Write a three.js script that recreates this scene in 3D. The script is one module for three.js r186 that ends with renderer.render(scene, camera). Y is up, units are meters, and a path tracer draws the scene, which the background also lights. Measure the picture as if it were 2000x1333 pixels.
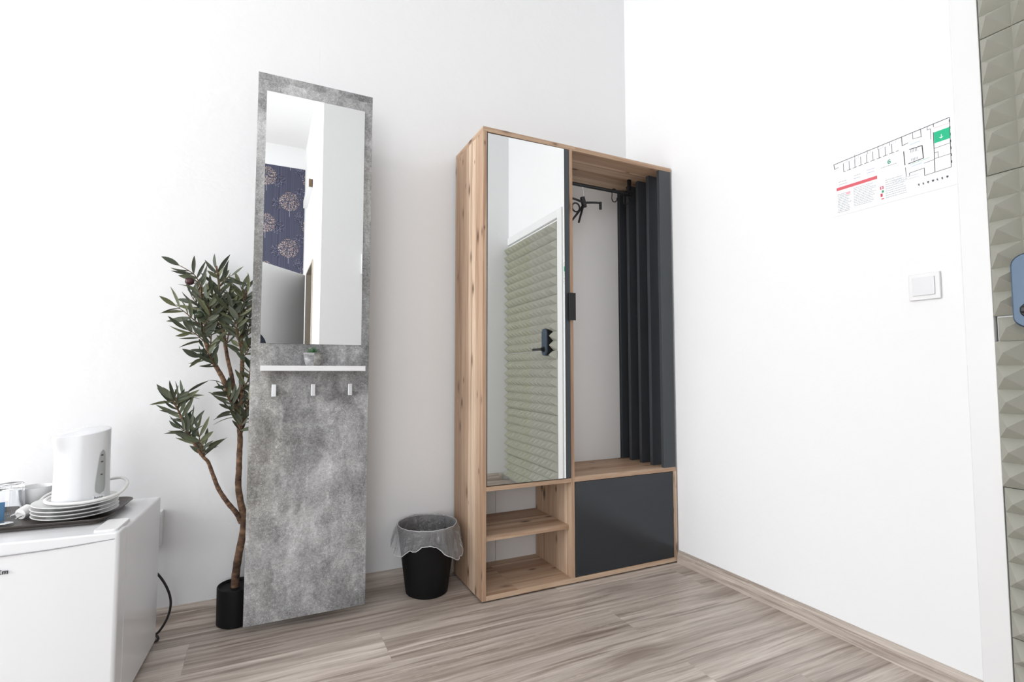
import * as THREE from 'three';
import { RoundedBoxGeometry } from 'three/addons/geometries/RoundedBoxGeometry.js';
import { mergeGeometries } from 'three/addons/utils/BufferGeometryUtils.js';
import { RectAreaLightUniformsLib } from 'three/addons/lights/RectAreaLightUniformsLib.js';

// ---------------------------------------------------------------- camera, light, exposure
const scene = new THREE.Scene();
const camera = new THREE.PerspectiveCamera(69.24, 2000 / 1333, 0.05, 60);
camera.position.set(-1.855, 0.923, 2.191);
camera.rotation.set(0.05534, -0.43145, 0.00158, 'YXZ');
camera.setViewOffset(2000, 1333, 40.25, -5.87, 2000, 1333);
const renderer = new THREE.WebGLRenderer();
renderer.toneMapping = THREE.LinearToneMapping;
renderer.toneMappingExposure = 1.0;
renderer.shadowMap.enabled = true;
RectAreaLightUniformsLib.init();
scene.background = new THREE.Color(0.50, 0.56, 0.62);
const CEIL = 3.55, XL = -7.5, ZF = 4.4;
const WL = [0.15, 2.05, 0.50, 2.80], WF_ADDED = [-4.3, -2.15, 0.06, 2.20];   // z range of the window in the left wall, x range of the unseen far-wall window added for fill light; each with sill and head
function daylight([a, b, SILL, HEAD], x, z, tx, tz, power) {              // daylight that enters through a window
  const l = new THREE.RectAreaLight(new THREE.Color(0.95, 0.975, 1.0), power, b - a - 0.12, HEAD - SILL - 0.12);
  l.position.set(x, (SILL + HEAD) / 2, z); l.lookAt(tx, (SILL + HEAD) / 2, tz); scene.add(l);
}
daylight(WL, XL + 0.012, (WL[0] + WL[1]) / 2, 0, (WL[0] + WL[1]) / 2, 19);
daylight(WF_ADDED, (WF_ADDED[0] + WF_ADDED[1]) / 2, ZF - 0.012, (WF_ADDED[0] + WF_ADDED[1]) / 2, 0, 4.2);  // fill light for the back wall, set in the added far window

// ---------------------------------------------------------------- helpers
let seed = 7;
const rnd = () => { seed = (seed * 1664525 + 1013904223) >>> 0; return seed / 4294967296; };
const rr = (a, b) => a + (b - a) * rnd();
const V = (x, y, z) => new THREE.Vector3(x, y, z);
const taken = {};
const numbered = (n) => { const k = taken[n] = (taken[n] ?? -1) + 1; return k ? n + '_' + String(k).padStart(3, '0') : n; };
function dress(o) { o.traverse((m) => { if (m.isMesh) { m.castShadow = true; m.receiveShadow = true; } }); return o; }
function thing(name, label, category, [x, y, z] = [0, 0, 0], turn = 0, group) {
  const o = new THREE.Group(); o.name = numbered(name); o.position.set(x, y, z); o.rotation.y = turn;
  o.userData = { label, category }; if (group) o.userData.group = group;
  scene.add(o); return o;
}
// part(): geometry in world metres is moved to its parent's own frame (parents without turn); local(): geometry already in the parent's frame
function part(parent, name, geo, mat, label) {
  let p = parent, off = V(0, 0, 0);
  while (p && p !== scene) { off.add(p.position); p = p.parent; }
  geo.translate(-off.x, -off.y, -off.z);
  return local(parent, name, geo, mat, label);
}
function local(parent, name, geo, mat, label) {
  const m = new THREE.Mesh(geo, mat); m.name = name; m.castShadow = m.receiveShadow = true;
  if (label) m.userData.label = label;
  parent.add(m); return m;
}
function structure(name, geo, mat, label) {
  const m = new THREE.Mesh(geo, mat); m.name = name; m.castShadow = m.receiveShadow = true;
  m.userData = { kind: 'structure', label, category: name.replace(/_.*/, '') }; scene.add(m); return m;
}
function single(name, geo, mat, label, category, group) {
  geo.computeBoundingBox(); const b = geo.boundingBox, c = V((b.min.x + b.max.x) / 2, b.min.y, (b.min.z + b.max.z) / 2);
  geo.translate(-c.x, -c.y, -c.z);
  const m = new THREE.Mesh(geo, mat); m.name = numbered(name); m.position.copy(c); m.castShadow = m.receiveShadow = true;
  m.userData = { label, category }; if (group) m.userData.group = group; scene.add(m); return m;
}
// uv in metres by the side a triangle faces; the grain axis always runs along v
function metricUV(g, grain = 'y', du = 0, dv = 0, su = 1, sv = 1) {
  if (g.index) g = g.toNonIndexed();
  const p = g.attributes.position, uv = new Float32Array(p.count * 2), a = V(), b = V(), c = V(), n = V(), t = V();
  const ax = { x: 0, y: 1, z: 2 }[grain];
  for (let i = 0; i < p.count; i += 3) {
    a.fromBufferAttribute(p, i); b.fromBufferAttribute(p, i + 1); c.fromBufferAttribute(p, i + 2);
    n.crossVectors(t.subVectors(b, a), c.clone().sub(a));
    const m = [Math.abs(n.x), Math.abs(n.y), Math.abs(n.z)], k = m.indexOf(Math.max(...m));
    let e = [0, 1, 2].filter((q) => q !== k);
    const vAx = e.includes(ax) ? ax : e[1], uAx = e.find((q) => q !== vAx);
    [a, b, c].forEach((w, j) => { const q = [w.x, w.y, w.z]; uv[(i + j) * 2] = (q[uAx] + du) / su; uv[(i + j) * 2 + 1] = (q[vAx] + dv) / sv; });
  }
  g.setAttribute('uv', new THREE.BufferAttribute(uv, 2)); return g;
}
function box(x0, x1, y0, y1, z0, z1, bevel = 0.001, seg = 1) {
  const w = x1 - x0, h = y1 - y0, d = z1 - z0, r = Math.min(bevel, w * 0.45, h * 0.45, d * 0.45);
  const g = r > 0 ? new RoundedBoxGeometry(w, h, d, seg, r) : new THREE.BoxGeometry(w, h, d).toNonIndexed();
  g.translate((x0 + x1) / 2, (y0 + y1) / 2, (z0 + z1) / 2); return g;
}
function sweep(pts, r0, r1, n = 24, rad = 8, wob = 0) {   // tapered round bar through points
  const c = new THREE.CatmullRomCurve3(pts.map((q) => q.isVector3 ? q : V(...q))), fr = c.computeFrenetFrames(n, false);
  const pos = [], uv = [], idx = [];
  for (let i = 0; i <= n; i++) {
    const t = i / n, P = c.getPointAt(t), r = r0 + (r1 - r0) * t;
    for (let j = 0; j <= rad; j++) {
      const a = j / rad * Math.PI * 2, q = r * (1 + wob * Math.sin(i * 1.7 + Math.cos(a) * 2) * 0.5 + wob * Math.sin(i * 3.1 + a * 2) * 0.5);
      const o = fr.normals[i].clone().multiplyScalar(Math.cos(a) * q).addScaledVector(fr.binormals[i], Math.sin(a) * q);
      pos.push(P.x + o.x, P.y + o.y, P.z + o.z); uv.push(j / rad * 0.1, t);
    }
  }
  for (let i = 0; i < n; i++) for (let j = 0; j < rad; j++) { const a = i * (rad + 1) + j, b = a + rad + 1; idx.push(a, a + 1, b, b, a + 1, b + 1); }
  for (const [i, s] of [[0, 1], [n, 0]]) {
    const P = c.getPointAt(i / n), k = pos.length / 3; pos.push(P.x, P.y, P.z); uv.push(0, 0);
    for (let j = 0; j < rad; j++) { const a = i * (rad + 1) + j; s ? idx.push(k, a + 1, a) : idx.push(k, a, a + 1); }
  }
  const g = new THREE.BufferGeometry();
  g.setAttribute('position', new THREE.Float32BufferAttribute(pos, 3)); g.setAttribute('uv', new THREE.Float32BufferAttribute(uv, 2));
  g.setIndex(idx); g.computeVertexNormals(); return g;
}
const lathe = (pts, n = 40) => new THREE.LatheGeometry(pts.map((q) => new THREE.Vector2(...q)), n);
const bar = (a, b, r, n = 10) => { const A = V(...a), B = V(...b), g = new THREE.CylinderGeometry(r, r, A.distanceTo(B), n); g.applyQuaternion(new THREE.Quaternion().setFromUnitVectors(V(0, 1, 0), B.clone().sub(A).normalize())); g.translate((A.x + B.x) / 2, (A.y + B.y) / 2, (A.z + B.z) / 2); return g; };
const merge = (...g) => mergeGeometries(g.map((q) => { q = q.index ? q.toNonIndexed() : q; for (const k of Object.keys(q.attributes)) if (!['position', 'normal', 'uv'].includes(k)) q.deleteAttribute(k); return q; }));
function roundShape(x0, x1, y0, y1, r) {
  const s = new THREE.Shape(); s.moveTo(x0 + r, y0); s.lineTo(x1 - r, y0); s.absarc(x1 - r, y0 + r, r, -Math.PI / 2, 0); s.lineTo(x1, y1 - r); s.absarc(x1 - r, y1 - r, r, 0, Math.PI / 2);
  s.lineTo(x0 + r, y1); s.absarc(x0 + r, y1 - r, r, Math.PI / 2, Math.PI); s.lineTo(x0, y0 + r); s.absarc(x0 + r, y0 + r, r, Math.PI, Math.PI * 1.5); return s;
}
const extrude = (s, d, bevel = 0.002) => new THREE.ExtrudeGeometry(s, { depth: d - 2 * bevel, bevelEnabled: bevel > 0, bevelThickness: bevel, bevelSize: bevel, bevelOffset: -bevel, bevelSegments: 2, curveSegments: 8 }).translate(0, 0, bevel);

// ---------------------------------------------------------------- procedural textures
const hash = (x, y) => { let h = Math.imul(x | 0, 374761393) + Math.imul(y | 0, 668265263) | 0; h = Math.imul(h ^ (h >>> 13), 1274126177); return ((h ^ (h >>> 16)) >>> 0) / 4294967296; };
function vn(x, y) { const xi = Math.floor(x), yi = Math.floor(y), f = x - xi, g = y - yi, u = f * f * (3 - 2 * f), v = g * g * (3 - 2 * g);
  const a = hash(xi, yi), b = hash(xi + 1, yi), c = hash(xi, yi + 1), d = hash(xi + 1, yi + 1); return a + (b - a) * u + (c - a) * v + (a - b - c + d) * u * v; }
function fbm(x, y, o = 4) { let s = 0, a = 0.5, t = 0; for (let i = 0; i < o; i++) { s += a * vn(x, y); t += a; a *= 0.5; x = x * 2.03 + 17.3; y = y * 2.03 + 9.1; } return s / t; }
const mixc = (a, b, t) => { t = Math.min(1, Math.max(0, t)); return [a[0] + (b[0] - a[0]) * t, a[1] + (b[1] - a[1]) * t, a[2] + (b[2] - a[2]) * t]; };
function dataTex(w, h, fn, srgb = true) {
  const d = new Uint8Array(w * h * 4);
  for (let y = 0; y < h; y++) for (let x = 0; x < w; x++) { const c = fn(x, y), k = (y * w + x) * 4; for (let i = 0; i < 3; i++) d[k + i] = Math.max(0, Math.min(255, c[i])); d[k + 3] = 255; }
  const t = new THREE.DataTexture(d, w, h); t.wrapS = t.wrapT = THREE.RepeatWrapping; t.magFilter = THREE.LinearFilter; t.minFilter = THREE.LinearMipmapLinearFilter; t.generateMipmaps = true;
  if (srgb) t.colorSpace = THREE.SRGBColorSpace; t.needsUpdate = true; return t;
}
const sm = (a, b, x) => { x = Math.min(1, Math.max(0, (x - a) / (b - a))); return x * x * (3 - 2 * x); };
// floor laminate: 2 x 8 different boards of 1.36 x 0.193 m, grain along u
const PL = 1.36, PW = 0.193;
const floorTone = Array.from({ length: 16 }, () => [rr(-14, 12), rr(0, 90), rnd() < 0.6 ? rr(0.2, 1.2) : -9, rr(0.03, 0.16)]);
function floorColor(x, y) {
  const cx = Math.floor(x / 1024), cy = Math.floor(y / 192), q = floorTone[cx + cy * 2], u = (x % 1024) / 1024 * PL, v = (y % 192) / 192 * PW, o = q[1];
  const kd = Math.hypot((u - q[2]) / 3.2, v - q[3]), kn = Math.exp(-kd * kd / 0.0011);
  const w = v + 0.03 * (fbm(u * 2.2 + o, v * 5 + o, 3) - 0.5) + 0.02 * kn;
  const broad = fbm(u * 1.1 + o, w * 34 + o, 3), mid = fbm(u * 3 + o * 2, w * 95, 3), fine = fbm(u * 14 + o, v * 420, 2), ring = 0.5 + 0.5 * Math.sin((w * 150 + 5 * fbm(u * 1.3 + o, v * 7, 2)) * 1.5);
  let t = 0.36 * broad + 0.32 * mid + 0.24 * fine + 0.08 * ring; t = (t - 0.5) * 1.8 + 0.56;
  let c = mixc([144, 130, 119], [224, 213, 203], t);
  const dk = sm(0.62, 0.80, fbm(u * 2.4 + o + 40, w * 60 + 5, 3)) * 0.45 + kn * 0.45; c = mixc(c, [116, 101, 91], dk);
  const pore = sm(0.72, 0.86, vn(u * 34 + o * 3, v * 640)) * sm(0.45, 0.7, fbm(u * 3 + o, v * 14, 2)); c = mixc(c, [222, 208, 194], pore * 0.45);
  return [c[0] + q[0], c[1] + q[0], c[2] + q[0]];
}
const floorMap = dataTex(2048, 1536, floorColor);
const floorBump = dataTex(1024, 1024, (x, y) => { const u = x / 1024, v = y / 1024, t = 150 * fbm(u * 8, v * 120, 3) + 80 * vn(u * 40, v * 400); return [t, t, t]; }, false);
// knotty oak decor, 1.0 m (u) x 2.0 m (v), grain along v
const knots = Array.from({ length: 72 }, () => [rnd(), rnd() * 2, rr(0.003, 0.012), rr(0.4, 1)]);
const oakMap = dataTex(1024, 2048, (x, y) => {
  const u = x / 1024, v = y / 1024; let kn = 0, push = 0;
  for (const k of knots) { const dx = u - k[0], dy = (v - k[1]) / 2.6, d2 = (dx * dx + dy * dy) / (k[2] * k[2]); if (d2 < 40) { kn = Math.max(kn, Math.exp(-d2 * 1.3) * k[3]); push += Math.sign(dx) * k[2] * 0.7 * Math.exp(-d2 / 9); } }
  const s = u * 13 + 0.35 * fbm(u * 3, v * 1.2, 2), lam = hash(Math.floor(s), 5), uu = u + 0.022 * (fbm(u * 6, v * 1.6, 3) - 0.5) + push;
  const broad = fbm(uu * 26 + lam * 40, v * 0.9 + lam * 9, 3), mid = fbm(uu * 110, v * 2.6, 3), fine = fbm(uu * 420, v * 16, 2);
  let t = 0.30 * lam + 0.36 * broad + 0.24 * mid + 0.16 * fine; t = (t - 0.5) * 1.7 + 0.52;
  let c = mixc([160, 126, 100], [226, 203, 178], t);
  c = mixc(c, [146, 110, 86], sm(0.60, 0.80, fbm(uu * 60 + 30, v * 1.4, 3)) * 0.5);
  return mixc(c, [62, 40, 28], kn * 0.95);
});
// concrete decor, 0.5 m x 2.0 m
const specks = dataSpecks();
function dataSpecks() { const g = new Float32Array(512 * 2048), put = (x, y, a) => { x |= 0; y |= 0; if (x >= 0 && y >= 0 && x < 512 && y < 2048) g[y * 512 + x] = Math.max(g[y * 512 + x], a); };
  for (let i = 0; i < 26000; i++) { const x = rnd() * 512, y = rnd() * 2048; if (fbm(x / 60, y / 60, 3) < 0.44) continue; const a = rr(0.25, 1), s = rnd() < 0.12 ? 2 : 1; for (let p = 0; p < s; p++) for (let q = 0; q < s; q++) put(x + p, y + q, a); }
  for (let i = 0; i < 260; i++) { let x = rnd() * 512, y = rnd() * 2048, an = rr(0, 6.28), L = rr(8, 60), a = rr(0.15, 0.5); for (let k = 0; k < L; k++) { put(x, y, a); x += Math.cos(an); y += Math.sin(an); an += rr(-0.12, 0.12); } }
  return g; }
const concreteMap = dataTex(512, 2048, (x, y) => {
  const u = x / 1024, v = y / 1024, wx = u + 0.10 * fbm(u * 9, v * 9, 3), wy = v + 0.10 * fbm(u * 9 + 7, v * 9, 3);
  const big = fbm(wx * 5, wy * 4, 4), mid = fbm(wx * 22, wy * 17, 4), fine = fbm(u * 380, v * 380, 2), lines = sm(0.46, 0.5, fbm(wx * 13, wy * 9, 4)) * (1 - sm(0.5, 0.55, fbm(wx * 13, wy * 9, 4)));
  const streak = fbm(u * 40 + 3 * fbm(u * 6, v * 3, 2), v * 9, 3);
  const patch = sm(0.47, 0.56, fbm(wx * 11 + 5, wy * 7, 5)), grit = fbm(u * 120, v * 120, 2);
  let t = 141 + 92 * (big - 0.5) + 40 * (mid - 0.5) + 52 * (fine - 0.5) + 30 * (grit - 0.5) + 40 * (streak - 0.5) + 19 * patch + 14 * lines * fine + 78 * specks[y * 512 + x];
  const warm = sm(0.45, 0.75, fbm(u * 4 + 3, v * 3 + 8, 3)); return [t + 3 * warm, t + 1.5 * warm, t - 3 * warm];
});
const plasterBump = dataTex(1024, 1024, (x, y) => { const u = x / 1024, v = y / 1024, t = 128 + 150 * (fbm(u * 60, v * 60, 4) - 0.5) + 60 * (fbm(u * 7, v * 7, 2) - 0.5); return [t, t, t]; }, false);
plasterBump.repeat.set(0.6, 0.6);
const barkMap = dataTex(256, 1024, (x, y) => { const u = x / 256, v = y / 1024, t = fbm(u * 14, v * 60, 3) * 0.6 + fbm(u * 50, v * 140, 2) * 0.4; return mixc([62, 44, 33], [138, 108, 84], (t - 0.5) * 2 + 0.5); });

const creaseBump = dataTex(512, 512, (x, y) => { const u = x / 512, v = y / 512; let t = 0; for (let k = 0; k < 3; k++) t += Math.pow(1 - Math.abs(2 * fbm(u * (5 + 5 * k) + k * 7, v * (3 + 4 * k), 2) - 1), 9) * (1 - 0.25 * k); t *= 130; return [t, t, t]; }, false);
// ---------------------------------------------------------------- materials
const M = (o) => new THREE.MeshStandardMaterial(o), P = (o) => new THREE.MeshPhysicalMaterial(o);
const rgb = (r, g, b) => new THREE.Color().setRGB(r, g, b);
const mWall = M({ color: rgb(0.86, 0.862, 0.865), roughness: 0.9, bumpMap: plasterBump, bumpScale: 0.0012 });
const mCeil = M({ color: rgb(0.87, 0.87, 0.87), roughness: 0.95 });
const mFloor = M({ map: floorMap, roughness: 0.34 });
const mSub = M({ color: rgb(0.06, 0.05, 0.045), roughness: 0.9 });
const mBase = M({ map: floorMap, roughness: 0.5 });
const mOak = M({ map: oakMap, roughness: 0.55 });
const mBlack = P({ color: rgb(0.046, 0.053, 0.061), roughness: 0.36 });
const mBlackGloss = P({ color: rgb(0.023, 0.028, 0.034), roughness: 0.2 });
const mBlackMetal = M({ color: rgb(0.015, 0.015, 0.016), roughness: 0.4, metalness: 0.3 });
const mMirror = M({ color: rgb(0.90, 0.915, 0.91), roughness: 0, metalness: 1 });
const mConcrete = M({ map: concreteMap, roughness: 0.75 });
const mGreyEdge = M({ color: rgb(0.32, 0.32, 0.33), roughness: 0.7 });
const mWhite = P({ color: rgb(0.80, 0.80, 0.80), roughness: 0.35 });
const mWhiteGloss = P({ color: rgb(0.765, 0.77, 0.785), roughness: 0.18 });
const mBackPanel = M({ color: rgb(0.82, 0.81, 0.80), roughness: 0.7 });
const mAlu = M({ color: rgb(0.80, 0.81, 0.83), roughness: 0.35, metalness: 0.9 });
const mChrome = M({ color: rgb(0.75, 0.75, 0.76), roughness: 0.15, metalness: 1 });
const mFoam = M({ color: rgb(0.395, 0.395, 0.315), roughness: 0.95 });
const mFoam2 = M({ color: rgb(0.41, 0.405, 0.35), roughness: 0.95 });
const mCream = M({ color: rgb(0.62, 0.55, 0.46), roughness: 0.5 });

// ---------------------------------------------------------------- the room
const WT = 0.12;
function plankGeo(x0, x1, z0, z1, cell, flip) {          // top face with a fine chamfer all round, four sides
  const b = 0.0011, t = 0.008, d = 0.0009, A = [[x0, z0], [x1, z0], [x1, z1], [x0, z1]], B = [[x0 + b, z0 + b], [x1 - b, z0 + b], [x1 - b, z1 - b], [x0 + b, z1 - b]];
  const pos = [], uv = [], cu = cell % 2, cv = Math.floor(cell / 2);
  const U = (x, z) => { let u = (x - x0) / PL, v = (z - z0) / PW; if (flip & 1) u = 1 - u; if (flip & 2) v = 1 - v; u = 0.004 + 0.992 * Math.min(1, Math.max(0, u)); v = 0.01 + 0.98 * Math.min(1, Math.max(0, v)); return [(cu + u) / 2, (cv + v) / 8]; };
  const q = (a, b2, c, e) => { for (const w of [a, b2, c, a, c, e]) { pos.push(w[0], w[2], w[1]); uv.push(...U(w[0], w[1])); } };
  const T = B.map(([x, z]) => [x, z, 0]), R = A.map(([x, z]) => [x, z, -d]), S = A.map(([x, z]) => [x, z, -t]);
  q(T[0], T[3], T[2], T[1]);
  for (let i = 0; i < 4; i++) { const j = (i + 1) % 4; q(R[i], T[i], T[j], R[j]); q(S[i], R[i], R[j], S[j]); }
  const g = new THREE.BufferGeometry(); g.setAttribute('position', new THREE.Float32BufferAttribute(pos, 3)); g.setAttribute('uv', new THREE.Float32BufferAttribute(uv, 2)); g.computeVertexNormals(); return g;
}
const floor = structure('floor', box(XL - WT, WT, -0.12, -0.008, -WT, ZF + WT, 0), mSub, 'grey-brown oak laminate floor of long boards running along the wardrobe wall');
{
  const joints = { 1: -2.06, 2: -1.4585, 3: -0.618, 4: -1.24, 5: -0.605, 0: -1.02, 6: -1.70 };
  for (let r = -0; r * PW + 0.003 < ZF; r++) {
    const z0 = Math.max(0.0, 0.003 + r * PW), z1 = Math.min(ZF, 0.003 + (r + 1) * PW); let j = joints[r] ?? rr(-1.36, 0); while (j > XL) j -= PL;
    for (let x = j, k = 0; x < 0; x += PL, k++) { const a = Math.max(XL, x), b = Math.min(0, x + PL); if (b - a < 0.01) continue; local(floor, 'plank', plankGeo(a, b, z0, z1, Math.floor(rnd() * 16), Math.floor(rnd() * 4)), mFloor); }
  }
}
structure('ceiling', box(XL - WT, WT, CEIL, CEIL + 0.12, -WT, ZF + WT, 0), mCeil, 'plain white high ceiling');
structure('wall_back', metricUV(box(XL - WT, WT, -0.12, CEIL, -WT, 0, 0)), mWall, 'white plastered wall behind the wardrobe and the grey mirror panel');
structure('wall_far', metricUV(merge(box(XL - WT, WT, -0.12, WF_ADDED[2], ZF, ZF + WT, 0), box(XL - WT, WT, WF_ADDED[3], CEIL, ZF, ZF + WT, 0), box(XL - WT, WF_ADDED[0], WF_ADDED[2], WF_ADDED[3], ZF, ZF + WT, 0), box(WF_ADDED[1], WT, WF_ADDED[2], WF_ADDED[3], ZF, ZF + WT, 0))), mWall, 'white far wall seen in the panel mirror above the dark wallpaper');
const DZ0 = 1.53, DZ1 = 2.397, DH = 2.03;                 // entrance door leaf
structure('wall_right', metricUV(merge(box(0, WT, -0.12, CEIL, 0, DZ0, 0), box(0, WT, DH, CEIL, DZ0, DZ1, 0), box(0, WT, -0.12, CEIL, DZ1, ZF, 0), box(0, WT, -0.12, 0, DZ0, DZ1, 0))), mWall, 'bright white wall with the evacuation plan and the light switch');
structure('wall_front', metricUV(box(-1.46, 0, -0.12, CEIL, 2.4, 2.5, 0)), mWall, 'white wall opposite the wardrobe, seen in both mirrors');
const BZ0 = 3.08, BZ1 = 3.83, BH = 1.96;                  // bathroom doorway in the partition
structure('wall_partition', metricUV(merge(box(-1.46, -1.36, -0.12, CEIL, 2.5, BZ0, 0), box(-1.46, -1.36, -0.12, CEIL, BZ1, ZF, 0), box(-1.46, -1.36, BH, CEIL, BZ0, BZ1, 0), box(-1.46, -1.36, -0.12, 0, BZ0, BZ1, 0))), mWall, 'white partition wall with a doorway, seen in the panel mirror');
{
  structure('wall_left', metricUV(merge(box(XL - WT, XL, -0.12, WL[2], 0, ZF, 0), box(XL - WT, XL, WL[3], CEIL, 0, ZF, 0), box(XL - WT, XL, WL[2], WL[3], 0, WL[0], 0), box(XL - WT, XL, WL[2], WL[3], WL[1], ZF, 0))), mWall, 'white wall with a tall window, left of the view');
  const mPane = P({ color: rgb(1, 1, 1), roughness: 0, transmission: 1, thickness: 0 });
  [[WL, 'tall white window in the left wall beside the fridge', V(XL, 0, (WL[0] + WL[1]) / 2), Math.PI / 2], [WF_ADDED, 'wide white window added in the far wall behind the camera for fill light', V((WF_ADDED[0] + WF_ADDED[1]) / 2, 0, ZF), Math.PI]].forEach(([r, label, at, turn], i) => {
    const h = (r[1] - r[0]) / 2, SILL = r[2], HEAD = r[3], z0 = -0.075, z1 = -0.02, f = 0.055;      // built facing +z, then turned into its wall
    const w = structure('window_' + (i + 1), merge(box(-h, h, SILL, SILL + f, z0, z1, 0.004), box(-h, h, HEAD - f, HEAD, z0, z1, 0.004), box(-h, -h + f, SILL + f, HEAD - f, z0, z1, 0.004), box(h - f, h, SILL + f, HEAD - f, z0, z1, 0.004), box(-0.035, 0.035, SILL + f, HEAD - f, z0, z1, 0.004)), mWhite, label);
    for (const [p, q] of [[-h + f, -0.035], [0.035, h - f]]) local(w, 'pane', box(p, q, SILL + f, HEAD - f, z0 + 0.022, z0 + 0.026, 0), mPane);
    local(w, 'sill', box(-h - 0.04, h + 0.04, SILL - 0.03, SILL, -0.02, 0.009, 0.004), mWhite);
    w.position.copy(at); w.rotation.y = turn;
  });
}
// skirting with a stepped, softened top, decor like the floor
function skirting(name, label, len, place) {
  const s = new THREE.Shape([[0, 0], [0.018, 0], [0.018, 0.034], [0.0165, 0.037], [0.0165, 0.041], [0.012, 0.051], [0.006, 0.057], [0, 0.058]].map((q) => new THREE.Vector2(...q)));
  const g = new THREE.ExtrudeGeometry(s, { depth: len, bevelEnabled: false }), p = g.attributes.position, uv = g.attributes.uv, row = Math.floor(rnd() * 8);
  for (let i = 0; i < p.count; i++) uv.setXY(i, p.getZ(i) / 2.72, (row + 0.1 + (p.getY(i) - p.getX(i) + 0.02) / PW * 0.9) / 8);
  place(g); g.computeVertexNormals(); return structure(name, g, mBase, label);
}
const WX0 = -1.045, WX1 = -0.010, WZ0 = 0.022, WZ1 = 0.3455, WH = 1.95;
skirting('baseboard_back', 'grey-brown oak skirting along the wall behind the fridge and bin', -1.047 - XL, (g) => g.rotateY(-Math.PI / 2).translate(-1.047, 0, 0));
skirting('baseboard_right', 'pale grey oak skirting along the bright right wall', DZ0 - 0.065 - WZ1 - 0.004, (g) => g.rotateY(Math.PI).translate(0, 0, DZ0 - 0.065));
skirting('baseboard_front', 'oak skirting below the wall opposite the wardrobe', 1.39, (g) => g.rotateY(Math.PI / 2).translate(-1.46, 0, 2.4));

// entrance door: leaf, casing, foam tiles, lock
{
  const c = structure('trim_1', merge(box(-0.012, 0, 0, DH + 0.063, DZ0 - 0.062, DZ0 + 0.001, 0.002), box(-0.012, 0, DH + 0.002, DH + 0.063, DZ0 + 0.001, DZ1 + 0.003, 0.003)), mWhite, 'white casing around the foam-covered entrance door');
  const d = structure('door_1', box(0.002, 0.042, 0.004, DH - 0.003, DZ0 + 0.003, DZ1 - 0.003, 0.002), mWhite, 'entrance door covered with grey-green pyramid foam tiles');
  const pit = 0.0663, tiles = {};
  const tile = (nz, ny) => tiles[nz + '_' + ny] ??= (() => {
    const pos = [], b = 0.012, h = 0.052, W = nz * pit - 0.0012, H = ny * pit - 0.0012, pz = W / nz, py = H / ny;
    const tri = (...q) => q.forEach((w) => pos.push(-w[2], w[1], w[0]));   // (z, y, out) to world with out = -x
    const quad = (a, e, f, k) => { tri(a, e, f); tri(a, f, k); };
    for (let i = 0; i < nz; i++) for (let j = 0; j < ny; j++) {
      const a = i * pz, e = a + pz, y0 = j * py, y1 = y0 + py, k = [(a + e) / 2, (y0 + y1) / 2, b + h], C = [[a, y0, b], [e, y0, b], [e, y1, b], [a, y1, b]];
      for (let s = 0; s < 4; s++) tri(C[s], C[(s + 1) % 4], k);
    }
    const R = [[0, 0], [W, 0], [W, H], [0, H]]; for (let s = 0; s < 4; s++) { const a = R[s], e = R[(s + 1) % 4]; quad([...a, 0], [...e, 0], [...e, b], [...a, b]); } quad([0, 0, 0], [0, H, 0], [W, H, 0], [W, 0, 0]);
    const g = new THREE.BufferGeometry(); g.setAttribute('position', new THREE.Float32BufferAttribute(pos, 3)); g.computeVertexNormals(); return g;
  })();
  let y = 2.009, k = 0; const z0 = 1.5335;
  for (const [ny, gap, sh] of [[2, 0, 0], [6, 0, 0], [6, 0.003, -0.002], [1, -0.0015, 0.006], [6, 0, -0.003], [6, 0, 0], [3, 0, 0]]) {
    y -= ny * pit; let z = z0 + sh;
    for (const nz of [6, 6, 1]) { const m = local(d, 'foam_tile', tile(nz, ny), k++ % 3 ? mFoam : mFoam2); m.position.set(0.0015, y, z); z += nz * pit + 0.001; }
    y -= gap + 0.001;
  }
  // electronic lock: black face tinted blue for the window reflection, black body and lever
  const L = thing('door_lock', 'black metal lock with rounded ends and a painted blue reflection on the foam-covered door', 'lock', [-0.058, 1.135, 1.625]);
  const face = (w, h, dpt, rad, bev) => extrude(roundShape(-w / 2, w / 2, -h / 2, h / 2, rad), dpt, bev).rotateY(-Math.PI / 2);
  local(L, 'lock_body', face(0.066, 0.190, 0.058, 0.030, 0.002).translate(0.058, -0.003, 0.003), mBlackMetal, 'black lock body');
  local(L, 'face_plate', face(0.072, 0.196, 0.014, 0.032, 0.004).translate(0, 0, 0), M({ color: rgb(0.06, 0.088, 0.125), roughness: 0.3, metalness: 0.6 }), 'black face plate with the blue window reflection put into its colour');
  const lv = local(L, 'lever', merge(bar([-0.005, -0.052, 0], [-0.036, -0.052, 0], 0.013, 20), box(-0.046, -0.034, -0.061, -0.043, -0.012, 0.125, 0.005, 2)), mBlackMetal, 'black lever handle');
  local(L, 'lock_ring', new THREE.TorusGeometry(0.017, 0.004, 8, 24).rotateY(Math.PI / 2).translate(-0.015, -0.052, 0), mBlackMetal);
}
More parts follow.
